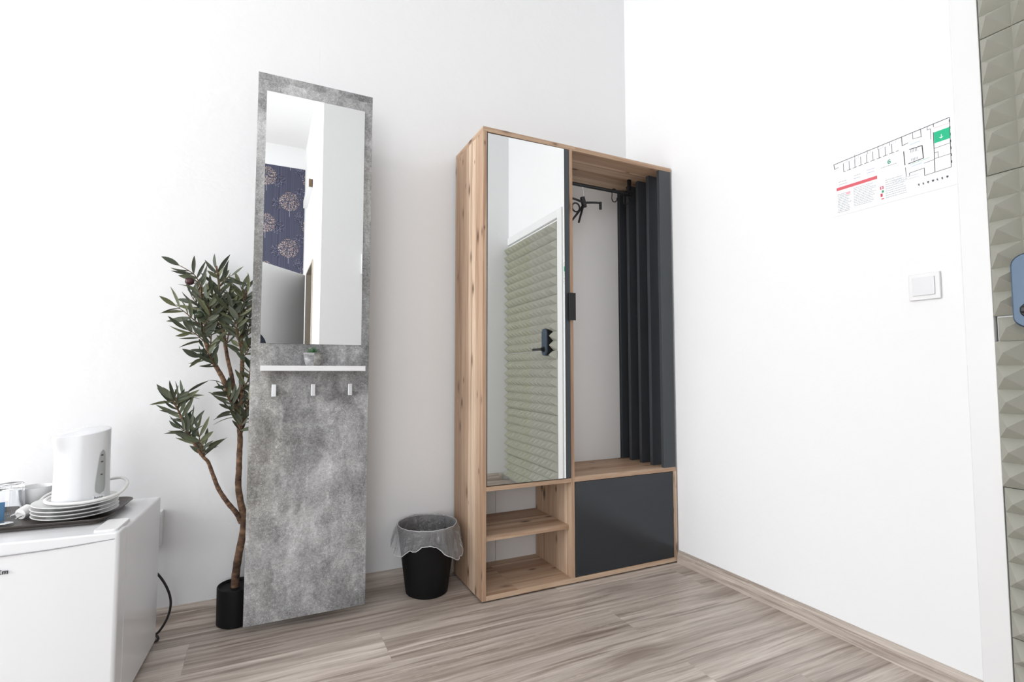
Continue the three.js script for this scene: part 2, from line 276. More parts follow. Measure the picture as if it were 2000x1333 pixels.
// bathroom doorway: cream lining, half-open white leaf
{
  structure('trim_2', merge(box(-1.472, -1.36, 0, BH, BZ0, BZ0 + 0.022, 0.002), box(-1.472, -1.36, 0, BH, BZ1 - 0.022, BZ1, 0.002), box(-1.472, -1.36, BH - 0.022, BH, BZ0 + 0.022, BZ1 - 0.022, 0.002)), mCream, 'cream lining of the doorway in the partition, seen in the panel mirror');
  const d = structure('door_2', box(0.004, 0.735, 0.01, BH - 0.028, -0.018, 0.018, 0.002), mWhite, 'white door leaf standing half open, seen in the panel mirror');
  d.position.set(-1.492, 0, BZ1 - 0.03); d.rotation.y = Math.PI / 2 + 0.66;
  local(d, 'door_handle', merge(bar([0.68, 1.0, -0.06], [0.68, 1.0, 0.06], 0.008, 12), bar([0.68, 1.0, 0.055], [0.57, 1.0, 0.055], 0.008, 12), bar([0.68, 1.0, -0.055], [0.57, 1.0, -0.055], 0.008, 12)), mChrome);
}
// dark wallpaper with dandelion clocks on the far wall (a printed sheet)
{
  const c = document.createElement('canvas'); c.width = 1024; c.height = 1126; const g = c.getContext('2d');
  g.fillStyle = '#484a5d'; g.fillRect(0, 0, 1024, 1126);
  for (let i = 0; i < 150; i++) { g.fillStyle = `rgba(${rnd() < 0.5 ? '84,86,106' : '48,50,70'},${rr(0.1, 0.35)})`; g.fillRect(rnd() * 1024, 0, rr(2, 22), 1126); }
  const clock = (x, y, R, cols, n, stem) => { for (const ox of [-1024, 0, 1024]) for (const oy of [-1126, 0, 1126]) {
    if (x + ox < -R || x + ox > 1024 + R || y + oy < -R - 360 || y + oy > 1126 + R) continue;
    const keep = seed; if (stem) { g.strokeStyle = stem; g.lineWidth = 9; g.beginPath(); g.moveTo(x + ox, y + oy); g.lineTo(x + ox - 8, y + oy + R + 150); g.stroke(); }
    for (let i = 0; i < n; i++) { const a = rr(0, 6.283), r = R * Math.sqrt(rnd()), px = x + ox + Math.cos(a) * r, py = y + oy + Math.sin(a) * r, b = a + rr(-0.9, 0.9), l = rr(10, 26); g.strokeStyle = cols[Math.floor(rnd() * cols.length)]; g.lineWidth = rr(4, 8); g.beginPath(); g.moveTo(px, py); g.lineTo(px + Math.cos(b) * l, py + Math.sin(b) * l); g.stroke(); }
    seed = keep; } rnd(); };
  const dark = ['#2b2c3d', '#33354a', '#8f8fa5', '#23242f'], pale = ['#d8c4b4', '#c3a995', '#e8d9cc', '#8d7468', '#bfa28e'];
  clock(500, 60, 150, dark, 420); clock(10, 330, 150, dark, 420); clock(512, 620, 150, dark, 420); clock(1010, 900, 150, dark, 420);
  clock(270, 260, 215, pale, 380, '#a9a9b8'); clock(780, 820, 215, pale, 380, '#a9a9b8');
  const t = new THREE.CanvasTexture(c); t.colorSpace = THREE.SRGBColorSpace; t.wrapS = t.wrapT = THREE.RepeatWrapping; t.repeat.set(0.66 / 0.5, 3.28 / 0.55); t.offset.set(0.43, 0.05);
  const m = structure('trim_3', new THREE.BoxGeometry(0.66, 3.28, 0.002), M({ map: t, roughness: 0.8 }), 'dark blue wallpaper printed with beige dandelion clocks on the far wall');
  m.position.set(-1.793, 1.66, ZF - 0.0012);
}
// white trunking on the partition wall, small white box on the front wall (both seen in the panel mirror)
{
  const t = thing('cable_trunking', 'long white box trunking with brown end high on the partition wall', 'trunking', [-1.50, 2.72, 3.75]);
  local(t, 'cover', box(0.0, 0.04, 0, 0.085, -0.42, 0.28, 0.003), mWhite);
  local(t, 'end_cap', box(0.003, 0.036, 0.004, 0.081, -0.432, -0.4205, 0.002), M({ color: rgb(0.16, 0.10, 0.06), roughness: 0.6 }), 'brown end cap');
  const b = thing('wall_box', 'small white control box on the wall opposite the mirror panel', 'control box', [-1.10, 1.72, 2.386]);
  local(b, 'casing', box(-0.045, 0.045, 0, 0.17, -0.014, 0.014, 0.004, 2), mWhite); local(b, 'display', box(-0.03, 0.03, 0.1, 0.15, -0.016, -0.0142, 0.0005), mBackPanel);
}
// light switch on the right wall
{
  const s = thing('light_switch', 'square white rocker light switch on the bright right wall', 'light switch', [-0.006, 1.146, 1.3745]);
  local(s, 'frame', merge(box(-0.004, 0.006, 0, 0.083, -0.040, 0.040, 0.0025, 2)), mWhite);
  local(s, 'rocker', box(-0.0085, -0.0042, 0.0135, 0.0695, -0.028, 0.028, 0.0015, 2).rotateZ(0.0), mWhiteGloss);
}
// printed evacuation plan on the right wall
{
  const Z0 = 1.110, Y0 = 1.480, SW = 0.356, SH = 0.222, W = 1780, H = 1110, c = document.createElement('canvas'); c.width = W; c.height = H; const g = c.getContext('2d');
  const X = (z) => (z - Z0) / SW * W, Y = (y) => H - (y - Y0) / SH * H;
  g.fillStyle = '#eff0f1'; g.fillRect(0, 0, W, H);
  const ln = (col, w, ...q) => { g.strokeStyle = col; g.lineWidth = w * 1.45; g.beginPath(); q.forEach(([z, y], i) => i ? g.lineTo(X(z), Y(y)) : g.moveTo(X(z), Y(y))); g.stroke(); };
  const rect = (col, z0, y0, z1, y1) => { g.fillStyle = col; g.fillRect(X(z0), Y(y1), X(z1) - X(z0), Y(y0) - Y(y1)); };
  const K = '#23262a', G = '#b9bec4';
  // long wing on the left
  ln(K, 7, [1.123, 1.652], [1.121, 1.670], [1.150, 1.672], [1.453, 1.688]); ln(K, 5, [1.123, 1.653], [1.136, 1.655]);
  for (let i = 0; i < 9; i++) { const z = 1.153 + i * 0.0186, y = 1.633 + i * 0.0009; ln(K, 5, [z, y], [z, y + 0.030]); ln(K, 6, [z, y], [z + 0.006, y + 0.0003]); ln(K, 6, [z + 0.011, y + 0.0004], [z + 0.0186, y + 0.0008]); if (i % 2 === 0) ln(G, 3, [z, y + 0.030], [z + 0.012, y + 0.031], [z + 0.012, y + 0.038]); }
  for (const z of [1.19, 1.23, 1.262, 1.296, 1.33]) ln(K, 4, [z, 1.667], [z, 1.6795]);
  // core with stairs and right wing
  ln(K, 6, [1.330, 1.681], [1.331, 1.652], [1.347, 1.655]); ln(K, 5, [1.381, 1.684], [1.382, 1.658]); ln(K, 4, [1.360, 1.683], [1.360, 1.662], [1.382, 1.660]); ln(K, 4, [1.398, 1.684], [1.398, 1.674], [1.406, 1.674], [1.406, 1.640]);
  ln(K, 8, [1.349, 1.632], [1.383, 1.631], [1.385, 1.590], [1.345, 1.587]); ln(K, 8, [1.334, 1.632], [1.336, 1.586]);
  for (let i = 0; i < 5; i++) { ln(K, 3, [1.353 + i * 0.004, 1.620], [1.353 + i * 0.004, 1.630]); ln(K, 3, [1.354 + i * 0.004, 1.592], [1.354 + i * 0.004, 1.601]); }
  ln('#8fb9d6', 4, [1.352, 1.646], [1.378, 1.648]); ln('#8fb9d6', 4, [1.353, 1.575], [1.380, 1.577]); ln('#57b98a', 3, [1.349, 1.583], [1.40, 1.586]);
  ln(K, 5, [1.337, 1.578], [1.338, 1.548]); ln(K, 5, [1.347, 1.548], [1.347, 1.556], [1.386, 1.558], [1.386, 1.534], [1.4517, 1.536], [1.4535, 1.688]);
  for (let i = 0; i < 7; i++) ln(K, 9, [1.453, 1.548 + i * 0.021], [1.453, 1.556 + i * 0.021]);
  ln(K, 6, [1.412, 1.536], [1.413, 1.660]); ln(K, 4, [1.413, 1.577], [1.4525, 1.577]); ln(K, 4, [1.413, 1.609], [1.4525, 1.610]); ln(K, 4, [1.386, 1.573], [1.413, 1.575]); ln(K, 4, [1.413, 1.595], [1.422, 1.595], [1.422, 1.577]); ln('#cf9a9a', 3, [1.414, 1.672], [1.453, 1.671]); ln(K, 5, [1.414, 1.686], [1.414, 1.676]);
  rect('#12b886', 1.414, 1.6245, 1.4525, 1.659); ln('#ffffff', 5, [1.427, 1.638], [1.431, 1.634], [1.436, 1.638]); ln('#ffffff', 5, [1.431, 1.634], [1.432, 1.646]);
  g.fillStyle = '#0f8f6f'; g.font = 'bold 96px sans-serif'; g.textAlign = 'center'; g.fillText('6', X(1.2925), Y(1.608));
  const lines = (z0, z1, y0, y1, n, col, w) => { for (let i = 0; i < n; i++) { const y = y1 - (y1 - y0) * i / Math.max(1, n - 1); let z = z0; const e = z1 - rr(0, 0.25) * (z1 - z0); while (z < e) { const l = rr(0.002, 0.008); ln(col, w, [z, y], [Math.min(e, z + l), y]); z += l + 0.0012; } } };
  lines(1.268, 1.325, 1.602, 1.602, 1, '#9a9fa6', 6);
  lines(1.135, 1.165, 1.5905, 1.6005, 2, '#8d939a', 5); lines(1.185, 1.21, 1.596, 1.606, 2, '#8d939a', 5); lines(1.226, 1.252, 1.600, 1.610, 2, '#9fa8c8', 6);
  rect('#d8606a', 1.127, 1.5705, 1.2562, 1.5815);
  lines(1.130, 1.174, 1.492, 1.556, 12, '#8f979f', 6); lines(1.182, 1.254, 1.500, 1.562, 12, '#8f979f', 5); rect('#e7b4bd', 1.158, 1.548, 1.172, 1.556);
  rect('#c9304f', 1.2635, 1.530, 1.2735, 1.540); rect('#ffffff', 1.2665, 1.532, 1.2705, 1.538); rect('#2f9e6c', 1.268, 1.518, 1.2740, 1.526); rect('#c9304f', 1.2640, 1.505, 1.2700, 1.516); rect('#c9304f', 1.266, 1.496, 1.274, 1.499);
  lines(1.279, 1.34, 1.498, 1.556, 9, '#8f979f', 5); lines(1.30, 1.372, 1.538, 1.546, 2, '#aab1b8', 4);
  for (let i = 0; i < 7; i++) { const z = 1.368 + i * 0.0118; rect('#4a4f55', z, 1.5085, z + rr(0.003, 0.006), 1.5135); rect('#6a6f75', z + 0.002, 1.506, z + 0.004, 1.510); }
  const t = new THREE.CanvasTexture(c); t.colorSpace = THREE.SRGBColorSpace;
  const paper = M({ color: rgb(0.86, 0.865, 0.87), roughness: 0.6 }), print = M({ map: t, roughness: 0.6 });
  const m = new THREE.Mesh(new THREE.BoxGeometry(SW, SH, 0.0012), [paper, paper, paper, paper, print, paper]); m.name = 'evacuation_plan'; m.position.set(-0.0007, Y0 + SH / 2, Z0 + SW / 2); m.rotation.y = -Math.PI / 2;
  m.userData = { label: 'printed evacuation plan with green room and red bar on the white wall', category: 'plan' }; dress(m); scene.add(m);
}

// ---------------------------------------------------------------- wardrobe
let oakOff = 0;
const oak = (x0, x1, y0, y1, z0, z1, grain) => { const g = metricUV(box(x0, x1, y0, y1, z0, z1, 0.0008), grain, oakOff += 0.173, grain === 'y' ? 0.01 : oakOff * 1.7, 1, 2); return g; };
{
  const w = thing('hall_wardrobe', 'oak-look hall wardrobe with mirror door, open hanging bay and black slats', 'wardrobe', [(WX0 + WX1) / 2, 0, (WZ0 + WZ1) / 2]);
  const b0 = 0.007;
  part(w, 'side_panel', oak(WX0, WX0 + 0.018, b0, WH - 0.020, WZ0, WZ1, 'y'), mOak);
  part(w, 'top_board', oak(WX0, WX1, WH - 0.020, WH, WZ0, WZ1, 'x'), mOak);
  part(w, 'bottom_board', oak(WX0 + 0.018, WX1, b0, 0.027, WZ0, WZ1, 'x'), mOak);
  part(w, 'divider', oak(-0.619, -0.602, 0.027, WH - 0.020, 0.033, WZ1, 'y'), mOak);
  part(w, 'shelf', oak(WX0 + 0.018, -0.619, 0.438, 0.456, WZ0, WZ1, 'x'), mOak);
  part(w, 'shelf', oak(-0.602, WX1, 0.438, 0.457, WZ0, WZ1, 'x'), mOak);
  part(w, 'shelf', oak(WX0 + 0.018, -0.619, 0.232, 0.250, 0.028, WZ1 - 0.022, 'x'), mOak);
  part(w, 'side_panel', oak(WX1 - 0.018, WX1, 0.027, 0.438, WZ0, WZ1, 'y'), mOak);
  part(w, 'back_panel', box(WX0 + 0.018, -0.836, 0.027, WH - 0.02, WZ0 + 0.001, WZ0 + 0.004, 0), mBackPanel, 'white back panel');
  part(w, 'back_panel', box(-0.834, -0.611, 0.027, WH - 0.02, WZ0 + 0.001, WZ0 + 0.004, 0), mBackPanel, 'white back panel');
  part(w, 'back_panel', box(-0.609, -0.088, 0.027, WH - 0.02, WZ0 + 0.001, WZ0 + 0.004, 0), mBackPanel, 'white back panel');
  [0.030, 0.104, 0.181, 0.258, 0.335].forEach((z) => part(w, 'slat', box(-0.084, WX1 - 0.001, 0.457, WH - 0.020, z - 0.009, z + 0.009, 0.001), mBlack));
  const dr = part(w, 'drawer_front', box(-0.599, -0.031, 0.029, 0.436, WZ1 - 0.018, WZ1 - 0.001, 0.001), mBlackGloss, 'glossy black drawer front');
  part(w, 'drawer_box', box(-0.59, -0.04, 0.035, 0.30, 0.05, WZ1 - 0.019, 0), mBackPanel);
  part(w, 'hanging_rail', bar([-0.602, 1.853, 0.18], [-0.128, 1.853, 0.18], 0.0086, 16), mBlackMetal, 'black hanging rail');
  part(w, 'rail_bracket', merge(box(-0.144, -0.124, 1.850, WH - 0.02, 0.174, 0.186, 0.002), new THREE.CylinderGeometry(0.015, 0.015, 0.022, 20).rotateZ(Math.PI / 2).translate(-0.134, 1.853, 0.18)), mBlackMetal);
  for (const x of [WX0 + 0.05, -0.6, WX1 - 0.05]) for (const z of [WZ0 + 0.04, WZ1 - 0.05]) part(w, 'glide', new THREE.CylinderGeometry(0.012, 0.012, b0, 12).translate(x, b0 / 2, z), mBlackMetal);
  // mirror door, standing a crack open on its left hinges
  const hx = -1.0255, hz = 0.333, d = new THREE.Mesh(box(0.0005, 0.4045, 0.4585, WH - 0.0235, -0.009, 0.007, 0.001), mBlack);
  d.name = 'mirror_door'; d.userData.label = 'black door edge behind the mirror'; d.position.set(hx - w.position.x, 0, hz - w.position.z); d.rotation.y = -0.0215; w.add(d); dress(d);
  local(d, 'mirror_glass', box(0.003, 0.375, 0.4605, WH - 0.0255, 0.0072, 0.0112, 0), mMirror, 'tall frameless mirror');
  local(d, 'handle', merge(box(0.3935, 0.4255, 1.150, 1.272, 0.0185, 0.0215, 0.0008), box(0.3935, 0.3965, 1.150, 1.272, 0.0072, 0.0185, 0.0005)), mBlackMetal, 'black grip plate');
}
// hanger and S-hooks on the rail
{
  const h = thing('clip_hanger', 'black plastic clip hanger on the wardrobe rail', 'hanger', [-0.42, 1.745, 0.18]), z = 0;
  local(h, 'hook', sweep([[0.017, 0.104, 0.004], [0.013, 0.115, 0.002], [0.004, 0.1185, 0], [-0.006, 0.116, 0], [-0.010, 0.107, 0], [-0.006, 0.09, 0], [-0.003, 0.06, 0], [-0.002, 0.045, 0]], 0.0014, 0.0014, 30, 6), mChrome, 'thin chrome wire hook');
  local(h, 'hub', box(-0.010, 0.012, -0.004, 0.050, -0.008, 0.008, 0.003, 2).rotateZ(0.25), mBlackMetal);
  for (const s of [1, -1]) { const a = local(h, 'arm', sweep([[s * 0.006, 0.022, 0], [s * 0.05, 0.027, 0.006], [s * 0.088, 0.029, 0.012]], 0.006, 0.005, 8, 8), mBlackMetal); local(a, 'clip', box(s * 0.090 - 0.006, s * 0.090 + 0.006, -0.006, 0.034, 0.008, 0.018, 0.002), mBlackMetal); }
  for (const s of [1, -1]) local(h, 'lower_arm', sweep([[-0.004, 0.010, 0], [-0.030, -0.035, s * 0.02], [-0.075, -0.105, s * 0.06]], 0.006, 0.005, 8, 8), mBlackMetal);
  local(h, 'loop', new THREE.TorusGeometry(0.022, 0.004, 8, 24).translate(-0.050, -0.010, 0), mBlackMetal);
  const hk = (x, turn, label) => { const m = single('hook', sweep([[0.007, 0.010, 0], [0.010, 0.017, 0], [0.004, 0.0245, 0], [-0.006, 0.0245, 0], [-0.0105, 0.017, 0], [-0.009, 0, 0], [-0.010, -0.025, 0], [-0.004, -0.040, 0], [0.006, -0.043, 0], [0.014, -0.036, 0], [0.016, -0.022, 0]].map(([a, b, c]) => V(c, b, a)), 0.0026, 0.0026, 40, 6).rotateY(turn).translate(x, 1.8395, 0.18), mBlackMetal, label, 'hook', 'S-hooks on the rail'); return m; };
  hk(-0.235, 0.9, 'black S-hook hanging alone on the wardrobe rail against the white back'); hk(-0.172, -0.7, 'black S-hook on the rail nearest the clip hanger of the two by the bracket'); hk(-0.157, 0.4, 'black S-hook hanging closest to the rail bracket and slats');
}

// ---------------------------------------------------------------- grey mirror panel with shelf and hooks
const PX0 = -1.898, PX1 = -1.481, PY0 = 0.034, PY1 = 2.027, PZ = 0.230;
{
  const p = thing('mirror_panel', 'tall concrete-look coat panel with mirror, white shelf and three hooks', 'coat panel', [(PX0 + PX1) / 2, 0, 0.12]);
  part(p, 'panel_board', metricUV(box(PX0, PX1, PY0, PY1, PZ - 0.018, PZ, 0.001), 'y', 1.9, 0, 0.5, 2), mConcrete);
  part(p, 'support_frame', merge(box(-1.79, -1.75, 0.12, 1.90, 0.001, PZ - 0.019, 0.002), box(-1.59, -1.55, 0.12, 1.90, 0.001, PZ - 0.019, 0.002), box(-1.75, -1.59, 0.16, 0.20, 0.02, PZ - 0.019, 0.002), box(-1.75, -1.59, 1.80, 1.84, 0.02, PZ - 0.019, 0.002)), mGreyEdge);
  part(p, 'mirror_glass', box(-1.868, -1.512, 1.0235, 1.959, PZ + 0.0005, PZ + 0.0045, 0), mMirror, 'tall frameless mirror');
  part(p, 'shelf', box(-1.865, -1.515, 0.9235, 0.9415, PZ + 0.0005, 0.348, 0.001), mWhite, 'white shelf');
  for (const x of [-1.8195, -1.6875, -1.555]) { const k = part(p, 'coat_hook', box(x - 0.0072, x + 0.0072, 0.832, 0.8755, 0.252, 0.262, 0.001), mAlu, 'aluminium hook'); part(k, 'hook_stem', box(x - 0.006, x + 0.006, 0.836, 0.850, PZ + 0.0005, 0.252, 0.001), mAlu); }
}
// small succulent in a concrete pot on the shelf
{
  const s = thing('potted_succulent', 'tiny green succulent in a rough grey pot on the white shelf', 'plant', [-1.692, 0.9417, 0.288]);
  const mPot = M({ map: concreteMap, roughness: 0.9, color: rgb(1, 1, 1) });
  const g = lathe([[0.0005, 0], [0.022, 0], [0.0245, 0.004], [0.030, 0.022], [0.0335, 0.040], [0.034, 0.0475], [0.0315, 0.048], [0.030, 0.043], [0.0005, 0.043]], 14); 
  { const q = g.attributes.position; for (let i = 0; i < q.count; i++) { const k = 1 + 0.05 * Math.sin(q.getX(i) * 260 + q.getY(i) * 190) ; q.setX(i, q.getX(i) * k); q.setZ(i, q.getZ(i) * k); } g.computeVertexNormals(); }
  local(s, 'pot', g, mPot);
  const leafG = (() => { const q = new THREE.ConeGeometry(0.0042, 0.030, 6).scale(1, 1, 0.55).translate(0, 0.014, 0); return q; })();
  const mS = [M({ color: rgb(0.045, 0.13, 0.05), roughness: 0.5 }), M({ color: rgb(0.07, 0.19, 0.075), roughness: 0.5 })];
  for (const [n, tilt, l] of [[9, 1.25, 1.0], [8, 0.85, 0.95], [6, 0.4, 0.85], [1, 0, 0.8]]) for (let i = 0; i < n; i++) { const m = local(s, 'leaf', leafG, mS[(i + n) % 2]); m.position.set(0, 0.045, 0); m.rotation.set(0, i / n * 6.283 + n, 0); m.rotateX(tilt + rr(-0.1, 0.1)); m.scale.setScalar(l); m.translateY(0.003); }
}

// ---------------------------------------------------------------- artificial olive tree behind the panel edge
const TRUNK= [[-1.929,0.104,0.085], [-1.931,0.139,0.087], [-1.928,0.189,0.088], [-1.92,0.253,0.09], [-1.909,0.325,0.091], [-1.908,0.376,0.093], [-1.921,0.436,0.095], [-1.93,0.498,0.096], [-1.929,0.557,0.098], [-1.929,0.616,0.099], [-1.928,0.667,0.101], [-1.932,0.713,0.102], [-1.938,0.751,0.104], [-1.944,0.795,0.106], [-1.951,0.841,0.107], [-1.963,0.908,0.109], [-1.976,0.963,0.111], [-1.984,1.007,0.112], [-1.994,1.075,0.114], [-2.0,1.13,0.115], [-2.011,1.196,0.117], [-2.013,1.251,0.118], [-2.023,1.311,0.12]] ;
const BRANCHES= [[[-1.941,0.781,0.115], [-1.967,0.831,0.119], [-1.988,0.891,0.124], [-2.013,0.94,0.128], [-2.033,0.984,0.133], [-2.048,1.026,0.137], [-2.063,1.091,0.141], [-2.061,1.153,0.146], [-2.068,1.217,0.15]], [[-1.935,0.752,0.11], [-1.927,0.812,0.114], [-1.928,0.879,0.119], [-1.928,0.963,0.123], [-1.933,1.047,0.127], [-1.93,1.12,0.131], [-1.926,1.187,0.136], [-1.92,1.225,0.14]], [[-1.93,0.694,0.1], [-1.914,0.75,0.1], [-1.902,0.798,0.1], [-1.897,0.908,0.1], [-1.896,0.991,0.1]], [[-1.916,0.356,0.09], [-1.933,0.395,0.097], [-1.96,0.434,0.104], [-1.993,0.492,0.111], [-2.014,0.552,0.118], [-2.03,0.598,0.125], [-2.043,0.614,0.132], [-2.08,0.681,0.139], [-2.103,0.732,0.146], [-2.121,0.782,0.153], [-2.134,0.811,0.16]]] ;
const TWIGS= [[[-2.061,1.154,0.14], [-2.067,1.218,0.147], [-2.085,1.263,0.155], [-2.112,1.283,0.163], [-2.134,1.294,0.17]], [[-2.061,1.086,0.15], [-2.089,1.109,0.163], [-2.114,1.132,0.177], [-2.136,1.147,0.19]], [[-2.048,1.026,0.14], [-2.08,1.056,0.155], [-2.101,1.067,0.17]], [[-2.019,0.947,0.13], [-2.046,0.962,0.15], [-2.064,0.972,0.17]], [[-2.059,1.099,0.13], [-2.075,1.156,0.117], [-2.097,1.19,0.103], [-2.107,1.21,0.09]], [[-2.033,0.988,0.13], [-2.031,1.062,0.14], [-2.038,1.117,0.15], [-2.034,1.161,0.16]], [[-2.048,1.026,0.14], [-2.053,1.079,0.153], [-2.034,1.125,0.167], [-2.042,1.169,0.18]], [[-2.001,1.13,0.11], [-2.011,1.196,0.113], [-2.012,1.251,0.117], [-2.023,1.301,0.12]], [[-2.011,1.235,0.12], [-1.991,1.263,0.135], [-1.97,1.275,0.15]], [[-1.994,1.075,0.11], [-2.023,1.133,0.095], [-2.051,1.162,0.08]], [[-1.984,1.007,0.11], [-1.975,1.075,0.123], [-1.978,1.14,0.137], [-1.973,1.18,0.15]], [[-1.99,1.047,0.11], [-2.012,1.102,0.123], [-2.019,1.157,0.137], [-2.029,1.192,0.15]], [[-1.93,1.119,0.14], [-1.924,1.179,0.15], [-1.916,1.213,0.16]], [[-1.924,1.171,0.14], [-1.934,1.22,0.13], [-1.942,1.244,0.12]], [[-1.927,0.963,0.13], [-1.944,1.046,0.143], [-1.957,1.111,0.157], [-1.962,1.141,0.17]], [[-1.93,0.99,0.13], [-1.913,1.058,0.127], [-1.908,1.116,0.123], [-1.914,1.155,0.12]], [[-1.911,0.759,0.1], [-1.901,0.837,0.11], [-1.897,0.904,0.12], [-1.897,0.962,0.13]], [[-1.938,0.758,0.12], [-1.962,0.811,0.135], [-1.978,0.843,0.15]], [[-1.934,0.747,0.12], [-1.952,0.771,0.135], [-1.965,0.784,0.15]], [[-1.93,0.695,0.11], [-1.917,0.731,0.125], [-1.907,0.759,0.14]], [[-2.08,0.681,0.14], [-2.103,0.732,0.147], [-2.121,0.782,0.155], [-2.132,0.809,0.163], [-2.147,0.829,0.17]], [[-2.043,0.613,0.13], [-2.054,0.674,0.145], [-2.061,0.719,0.16]], [[-2.126,0.789,0.15], [-2.119,0.827,0.14], [-2.102,0.845,0.13]], [[-2.062,0.652,0.14], [-2.081,0.713,0.125], [-2.095,0.758,0.11]], [[-2.04,0.615,0.13], [-2.039,0.659,0.12]], [[-1.93,0.709,0.12], [-1.913,0.771,0.145], [-1.902,0.817,0.17]], [[-1.927,0.847,0.12], [-1.908,0.885,0.14], [-1.9,0.929,0.16]], [[-1.933,0.971,0.12], [-1.913,0.99,0.135], [-1.901,1.024,0.15]], [[-1.95,0.829,0.12], [-1.973,0.854,0.14], [-1.985,0.873,0.16]], [[-2.009,0.932,0.13], [-2.027,0.969,0.16], [-2.047,1.004,0.19]], [[-1.935,1.047,0.13], [-1.948,1.083,0.15], [-1.936,1.139,0.17]], [[-2.071,0.674,0.14], [-2.091,0.706,0.16], [-2.111,0.724,0.18]], [[-1.994,1.075,0.11], [-2.005,1.14,0.123], [-1.995,1.186,0.137], [-1.989,1.213,0.15]], [[-2.131,0.807,0.16], [-2.123,0.84,0.18]]] ;

{
  const t = thing('olive_tree', 'artificial olive tree with twisted brown trunk in a small black pot', 'plant', [-1.925, 0, 0.088]);
  const mBark = M({ map: barkMap, roughness: 0.85 }), mPot = P({ color: rgb(0.006, 0.006, 0.0066), roughness: 0.55, specularIntensity: 0.4 });
  const pot = local(t, 'pot', lathe([[0.001, 0], [0.060, 0], [0.065, 0.004], [0.066, 0.130], [0.0645, 0.1335], [0.061, 0.1335], [0.060, 0.124], [0.001, 0.124]], 48), mPot);
  part(t, 'trunk', sweep(TRUNK, 0.0150, 0.0035, 90, 10, 0.07), mBark);
  const brs = BRANCHES.map((b, i) => part(t, 'branch', sweep(b, i === 3 ? 0.0095 : 0.0105, 0.003, 50, 8, 0.08), mBark));
  // leaf blades: slightly folded, curved lens shapes with two skins
  const leafG = (L, W, bend, fold) => { const n = 6, pos = [], idx = []; for (let i = 0; i <= n; i++) { const s = i / n, w = W / 2 * Math.pow(Math.sin(Math.PI * Math.min(1, 0.04 + 0.96 * s)), 0.85) * (1 - 0.15 * s), y = L * s, z = bend * s * s * L; pos.push(-w, y, z + fold * w, 0, y, z, w, y, z + fold * w, 0, y, z - 0.0007); }
    for (let i = 0; i < n; i++) { const a = i * 4, b = a + 4; idx.push(a, a + 1, b, b, a + 1, b + 1, a + 1, a + 2, b + 1, b + 1, a + 2, b + 2, a, b, a + 3, b, b + 3, a + 3, a + 3, b + 3, a + 2, b + 3, b + 2, a + 2); }
    const g = new THREE.BufferGeometry(); g.setAttribute('position', new THREE.Float32BufferAttribute(pos, 3)); g.setIndex(idx); const q = g.toNonIndexed(); q.computeVertexNormals(); return q; };
  const LG = [leafG(0.070, 0.0185, 0.15, 0.3), leafG(0.082, 0.0155, 0.32, 0.3), leafG(0.062, 0.0215, -0.12, 0.25), leafG(0.074, 0.013, 0.5, 0.35)];
  const mL = [[0.105, 0.122, 0.070], [0.080, 0.098, 0.062], [0.150, 0.162, 0.085], [0.125, 0.142, 0.100], [0.062, 0.075, 0.050]].map((c) => M({ color: rgb(...c), roughness: 0.6, side: THREE.DoubleSide }));
  const up = V(0, 1, 0);
  TWIGS.forEach((tw, ti) => {
    const c = new THREE.CatmullRomCurve3(tw.map((q) => V(...q))), len = c.getLength();
    const g = part(t, 'twig', sweep(tw, 0.0026, 0.0012, 16, 6), mBark), off = t.position;
    const n = Math.max(3, Math.round(len / 0.0185));
    for (let i = 0; i <= n; i++) {
      const s = Math.min(1, 0.10 + 0.90 * i / n), p = c.getPointAt(s), T = c.getTangentAt(s);
      for (const k of i === n ? [0] : [1, -1]) {
        if (k && rnd() < 0.12) continue;
        const side = V(-T.y, T.x, 0).normalize(), out = V(0, 0, 1), roll = rr(-0.9, 0.9);
        const dir = T.clone().multiplyScalar(k ? rr(0.55, 0.95) : 1).addScaledVector(side, k * rr(0.45, 0.95)).addScaledVector(out, k * Math.sin(roll) * 0.7).normalize();
        if (p.z + dir.z * 0.075 < 0.025) dir.z = Math.abs(dir.z); if (p.x + dir.x * 0.075 > -1.905 && p.z + dir.z * 0.075 > 0.185) dir.z = -Math.abs(dir.z);
        dir.normalize();
        const m = local(g, 'leaf', LG[Math.floor(rnd() * 4)], mL[Math.floor(rnd() * 5)]);
        m.position.copy(p).sub(off); m.quaternion.setFromUnitVectors(up, dir); m.rotateY(rr(-1.1, 1.1)); m.scale.setScalar(rr(0.72, 1.12) * (ti > 19 && i > n - 2 ? 0.85 : 1));
      }
    }
  });
  const mO = M({ color: rgb(0.055, 0.018, 0.022), roughness: 0.35 }), mO2 = M({ color: rgb(0.03, 0.045, 0.02), roughness: 0.35 });
  [[-2.101, 1.241, 0.16, mO], [-2.067, 1.1215, 0.18, mO2], [-2.053, 1.151, 0.17, mO2]].forEach(([x, y, z, m]) => part(t, 'olive', new THREE.SphereGeometry(0.0145, 16, 12).scale(1.05, 0.92, 1).translate(x, y, z), m, m === mO ? 'dark purple olive' : 'green-black olive'));
  part(t, 'twig', sweep([[-2.063, 1.216, 0.15], [-2.08, 1.231, 0.155], [-2.101, 1.241, 0.16]], 0.002, 0.0012, 8, 6), mBark);
}

